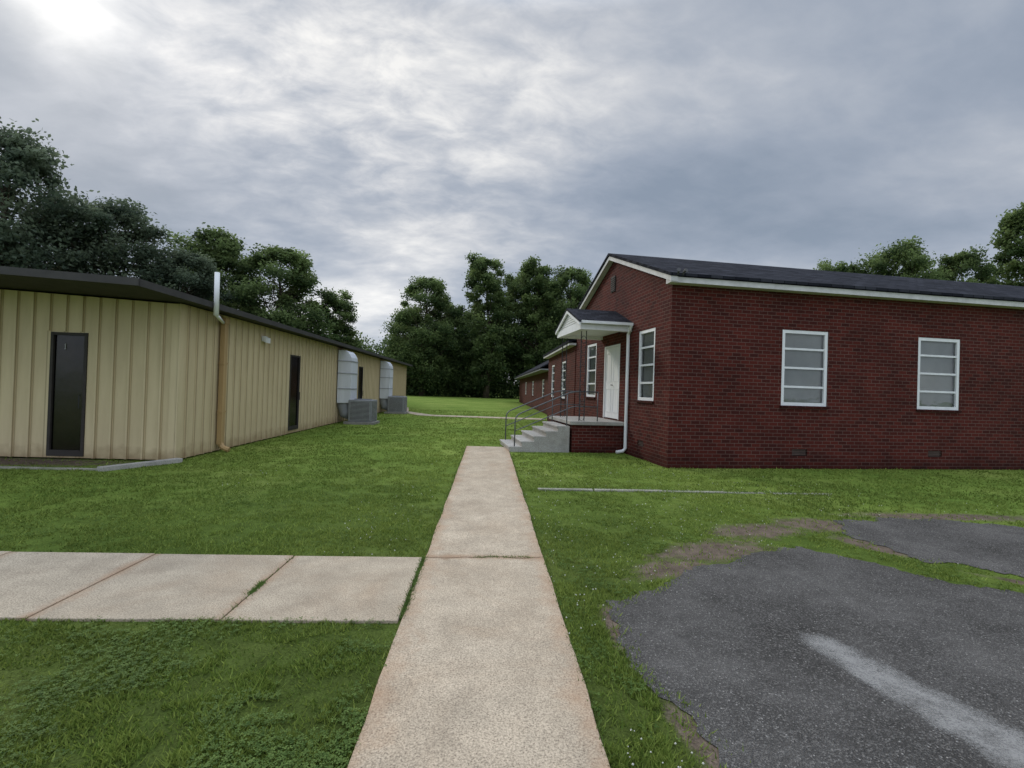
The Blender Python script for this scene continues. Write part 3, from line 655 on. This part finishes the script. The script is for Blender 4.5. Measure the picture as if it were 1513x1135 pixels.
# ------------------------------------------------------------------ trees
def leaves(centers,radii,per,size,bright):
    C=np.repeat(centers,per,axis=0); Rr=np.repeat(radii,per); n=len(C)
    d=rng.standard_normal((n,3)); d/=np.linalg.norm(d,axis=1)[:,None]
    p=C+d*(Rr*(rng.random(n)**.55)*(1+.35*np.abs(rng.standard_normal(n))))[:,None]*np.array([1,1,.85])
    u=rng.standard_normal((n,3)); u/=np.linalg.norm(u,axis=1)[:,None]; w=np.cross(u,rng.standard_normal((n,3))); w/=np.linalg.norm(w,axis=1)[:,None]
    s=(size*rng.uniform(.6,1.4,n))[:,None]
    V=np.stack([p-u*s,p-w*s*.6,p+u*s,p+w*s*.6],1).reshape(-1,3)
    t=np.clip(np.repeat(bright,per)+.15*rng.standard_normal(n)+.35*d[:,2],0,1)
    return V,np.repeat(t,4)
def tree_data(seed,h=20.,cw=10.,base=.12,nc=150,per=260,size=.145,shape='round'):
    rs=random.Random(seed); t=MB()
    pts=[];x=y=0
    for i in range(9):
        f=i/8; pts.append((x,y,h*.9*f)); x+=rs.uniform(-.25,.25); y+=rs.uniform(-.25,.25)
    t.tube(pts,[h*.016*(1-.9*i/8)+.02+(.12 if i==0 else 0) for i in range(9)],8)
    C=[];Rd=[];B=[]
    ph=[rs.uniform(0,6.28) for _ in range(4)]
    for i in range(nc):
        f=base+(1-base)*((i+.5)/nc)**.95
        g=(f-base)/(1-base)
        if shape=='round': env=math.sqrt(max(0,1-(abs(g-.42)/.6)**2.2))
        else: env=math.sqrt(max(0,1-(abs(g-.5)/.54)**2.4))*(.9-.2*g)
        a=rs.uniform(0,6.28); lob=1+.12*math.sin(2*a+ph[0]+g*6)+.1*math.sin(3*a+ph[1]-g*11)+.08*math.sin(g*25+ph[2])
        rad=cw/2*.88*env*lob*math.sqrt(rs.uniform(.1,1)); 
        k=min(8,int(f*8/.92)); cx,cy=pts[k][0],pts[k][1]
        c=(cx+rad*math.cos(a),cy+rad*math.sin(a),h*.95*f+rs.uniform(-.5,.5)); C.append(c)
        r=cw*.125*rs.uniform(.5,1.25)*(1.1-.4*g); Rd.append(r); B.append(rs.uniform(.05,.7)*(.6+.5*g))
        if i%2==0:
            z0=max(h*.12,c[2]-rad*.75-.6); kk=min(8,z0/(h*.9)*8); k0=int(kk); bx,by=pts[k0][0],pts[k0][1]
            mid=((bx+c[0])/2+rs.uniform(-.3,.3),(by+c[1])/2+rs.uniform(-.3,.3),z0+(c[2]-z0)*.38)
            t.tube([(bx,by,z0),mid,c],[.14*(1.1-f),.09*(1.1-f)+.02,.02],5,False)
    V,T=leaves(np.array(C),np.array(Rd),per,size,np.array(B))
    return t,V,T
variants=[]
specs=[dict(h=20,cw=10,shape='round'),dict(h=20,cw=8,shape='tall',nc=130),dict(h=20,cw=11,nc=175),dict(h=20,cw=8.5,base=.2,nc=120,shape='tall'),dict(h=20,cw=12,base=.08,nc=190)]
for i,sp in enumerate(specs):
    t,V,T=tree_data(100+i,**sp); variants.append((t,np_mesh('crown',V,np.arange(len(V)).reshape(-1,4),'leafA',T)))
tmesh=[]
for t,_ in variants:
    o=t.obj('trunk','bark',smooth=True); tmesh.append(o.data); bpy.data.objects.remove(o)
crB=[]
for _,c in variants:
    c2=c.copy(); c2.materials[0]=M['leafHaze']; crB.append(c2)
def tree(x,y,h,w,v,hazy=False,label='tall leafy green tree in the wood edge behind the lawn',group='trees along the wood edge'):
    e=empty('tree',label,'tree',(x,y,-.1),random.uniform(0,6.28)); e['group']=group
    sz=h/20; sx=w/specs[v]['cw']; 
    for nm,me in (('trunk',tmesh[v]),('crown',crB[v] if hazy else variants[v][1])):
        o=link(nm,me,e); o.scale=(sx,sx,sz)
for x,y,h,w,v in [(-10.9,79,20,12,0),(-14,84,15,9,2),(-6,83,16.5,9,3),(-.4,78,24,10.5,1),(3.8,84,22.5,10,3),(7.8,79,23.5,11,1),(13,80,23,12,0),(17.5,82,20,10,2),(22,85,19,10,4),(-8,90,15,9,3),(-3,88,16,9,4),(10.5,86,22,10,2)]: tree(x,y,h,w,v)
for x,y,h,w,v in [(-28.5,50,17,12,2),(-21.5,49,15.5,11,0),(-17.6,53,12,7,3)]: tree(x,y,h,w,v,False,'broad leafy tree rising behind the tan metal building','trees behind the metal building')
for x,y,h,w,v in [(-31.0,40,16.0,12,4),(-36,36.5,20.0,11.5,2),(-43,36,21,13,4),(-26.5,42.5,13,8,0)]: tree(x,y,h,w,v,True,'large dark dense tree rising behind the tan metal building','trees behind the metal building')
for x,y,h,w,v in [(53,60,22.5,13,4),(61,59,22,10,0),(69,58,27.5,12,1),(44.5,60,20,8,3),(49,64,21,9,0),(78,58,26,14,4)]: tree(x,y,h,w,v,False,'leafy tree rising above the black shingle roof','trees behind the brick house')
def woods(pts,hgt,n,r,per,size,depth=6):
    C=[];Rr=[];B=[]
    for i in range(n):
        t=random.random()*(len(pts)-1); k=int(t); f=t-k
        x=pts[k][0]*(1-f)+pts[k+1][0]*f; y=pts[k][1]*(1-f)+pts[k+1][1]*f+random.uniform(0,depth)
        hh=hgt*(.75+.35*mn.noise(Vector((x*.25,y*.1,0))))
        C.append((x,y,random.uniform(.3,hh))); Rr.append(r*random.uniform(.7,1.3)); B.append(random.uniform(0,.35))
    return leaves(np.array(C),np.array(Rr),per,size,np.array(B))
VV=[];TT=[]
for a in [([(-16,80),(0,79),(28,80)],11,480,1.5,170,.2),([(-60,118),(-14,112)],14,200,2.4,150,.36),([(-55,42),(-24,50),(-16,58)],10,240,1.7,140,.22),([(36,62),(90,60)],17,280,2.2,140,.3)]:
    V,T=woods(*a); VV.append(V); TT.append(T)
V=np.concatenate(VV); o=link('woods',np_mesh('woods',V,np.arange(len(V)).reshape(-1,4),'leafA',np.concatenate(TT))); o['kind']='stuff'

# ------------------------------------------------------------------ light, sky
az=R(-40.9); el=R(28.9)
sd=Vector((math.sin(az)*math.cos(el),math.cos(az)*math.cos(el),math.sin(el)))
sun=bpy.data.lights.new('sun','SUN'); sun.energy=1.45; sun.angle=R(12); sun.color=(1,.94,.85)
so=bpy.data.objects.new('sun',sun); COL.objects.link(so); so.rotation_euler=(-sd).to_track_quat('-Z','Y').to_euler()
w=bpy.data.worlds.new('World'); scene.world=w; w.use_nodes=True; nt=w.node_tree; bg=nt.nodes['Background']
bg.inputs['Strength'].default_value=0.1
sky=nt.nodes.new('ShaderNodeTexSky'); sky.sky_type='NISHITA'; sky.sun_disc=False; sky.sun_elevation=el; sky.sun_rotation=az
tc=nt.nodes.new('ShaderNodeTexCoord'); sp=nt.nodes.new('ShaderNodeSeparateXYZ'); nt.links.new(tc.outputs['Generated'],sp.inputs[0])
zz=math_n(nt,'ADD',math_n(nt,'MAXIMUM',sp.outputs[2],0.0),0.28)
cb=nt.nodes.new('ShaderNodeCombineXYZ'); nt.links.new(math_n(nt,'DIVIDE',sp.outputs[0],zz),cb.inputs[0]); nt.links.new(math_n(nt,'DIVIDE',sp.outputs[1],zz),cb.inputs[1])
mp=N(nt,'ShaderNodeMapping'); mp.inputs['Rotation'].default_value=(0,0,R(-28)); mp.inputs['Scale'].default_value=(.85,1.3,1); mp.inputs['Location'].default_value=(2.1,.7,0); nt.links.new(cb.outputs[0],mp.inputs[0])
n1=noise_n(nt,mp.outputs[0],1.2,7,0.5,0.3); n2=noise_n(nt,mp.outputs[0],8.5,5,0.6,0.3)
def lobe(px,py,pw):
    dx=px-756.5; dy=py-567.5; X=dx+.0314*dy; Yv=dy-.0314*dx
    v=Vector((X*.9988+707*.0486,707*.9988-X*.0486,-(Yv-7))).normalized()
    d=nt.nodes.new('ShaderNodeVectorMath'); d.operation='DOT_PRODUCT'; nt.links.new(tc.outputs['Generated'],d.inputs[0]); d.inputs[1].default_value=v
    return math_n(nt,'POWER',math_n(nt,'MAXIMUM',d.outputs['Value'],0.0),pw)
L1=lobe(680,140,20); L3=lobe(360,80,34); D1=lobe(260,300,28); D2=lobe(1150,140,10); L4=lobe(520,440,50)
det=math_n(nt,'ADD',.06,math_n(nt,'MULTIPLY',math_n(nt,'ADD',L1,L3),.32))
base=math_n(nt,'ADD',math_n(nt,'MULTIPLY',n1,.84),math_n(nt,'MULTIPLY',n2,.06))
base=math_n(nt,'ADD',base,math_n(nt,'MULTIPLY',math_n(nt,'SUBTRACT',n2,.47),det))
nn=math_n(nt,'ADD',base,math_n(nt,'MULTIPLY',L1,.125)); nn=math_n(nt,'ADD',nn,math_n(nt,'MULTIPLY',L3,.065)); nn=math_n(nt,'ADD',nn,math_n(nt,'MULTIPLY',L4,.10))
nn=math_n(nt,'SUBTRACT',nn,math_n(nt,'MULTIPLY',D1,.05)); nn=math_n(nt,'SUBTRACT',nn,math_n(nt,'MULTIPLY',D2,.01))
cc=ramp(nt,nn,[(0.32,(0.265,0.32,0.405)),(0.43,(0.345,0.395,0.48)),(0.52,(0.45,0.49,0.56)),(0.61,(0.62,0.64,0.68)),(0.74,(0.94,0.93,0.91))])
zr=ramp(nt,sp.outputs[2],[(0.0,(1.3,1.28,1.25)),(0.14,(1.12,1.12,1.12)),(0.3,(1,1,1)),(0.5,(1.0,1.0,1.0)),(0.85,(1,1,1))])
cc=mix(nt,1.0,cc,zr,'MULTIPLY')
boost=ramp(nt,sp.outputs[2],[(0.62,0.0),(0.9,1.0)]); 
back=ramp(nt,math_n(nt,'MULTIPLY',sp.outputs[1],-1.0),[(0.0,0.0),(0.5,1.0)])
bs=math_n(nt,'ADD',1.0,math_n(nt,'ADD',math_n(nt,'MULTIPLY',boost,3.2),math_n(nt,'MULTIPLY',back,.8)))
vm=nt.nodes.new('ShaderNodeVectorMath'); vm.operation='SCALE'; nt.links.new(cc,vm.inputs[0]); nt.links.new(math_n(nt,'MULTIPLY',bs,10),vm.inputs['Scale'])
d0=lobe(90,2,1)
g1=math_n(nt,'MULTIPLY',math_n(nt,'POWER',d0,36.0),2.6); g2=math_n(nt,'MULTIPLY',math_n(nt,'POWER',d0,600.0),9.0)
gm=math_n(nt,'MULTIPLY',math_n(nt,'ADD',g1,g2),math_n(nt,'ADD',math_n(nt,'MULTIPLY',nn,1.9),-0.05))
gc=nt.nodes.new('ShaderNodeVectorMath'); gc.operation='SCALE'; gc.inputs[0].default_value=(1,.94,.82); nt.links.new(gm,gc.inputs['Scale'])
ad=nt.nodes.new('ShaderNodeVectorMath'); ad.operation='ADD'; nt.links.new(vm.outputs[0],ad.inputs[0]); nt.links.new(gc.outputs[0],ad.inputs[1])
fin=mix(nt,0.95,sky.outputs[0],ad.outputs[0]); nt.links.new(fin,bg.inputs['Color'])

# ------------------------------------------------------------------ camera
cam=bpy.data.cameras.new('camera'); co=bpy.data.objects.new('camera',cam); COL.objects.link(co); scene.camera=co
cam.sensor_width=36; cam.sensor_fit='HORIZONTAL'; cam.lens=36*707/1513; cam.clip_end=3000; cam.clip_start=.05
yaw=R(2.78); pit=math.atan(7/707); roll=R(1.8)
f=Vector((math.sin(yaw)*math.cos(pit),math.cos(yaw)*math.cos(pit),math.sin(pit)))
r=f.cross(Vector((0,0,1))).normalized(); u=r.cross(f)
r2=r*math.cos(roll)+u*math.sin(roll); u2=u*math.cos(roll)-r*math.sin(roll)
mt=Matrix((r2,u2,-f)).transposed().to_4x4(); mt.translation=Vector((0,0,1.65)); co.matrix_world=mt
scene.view_settings.view_transform='Standard'; scene.view_settings.look='None'; scene.view_settings.exposure=0
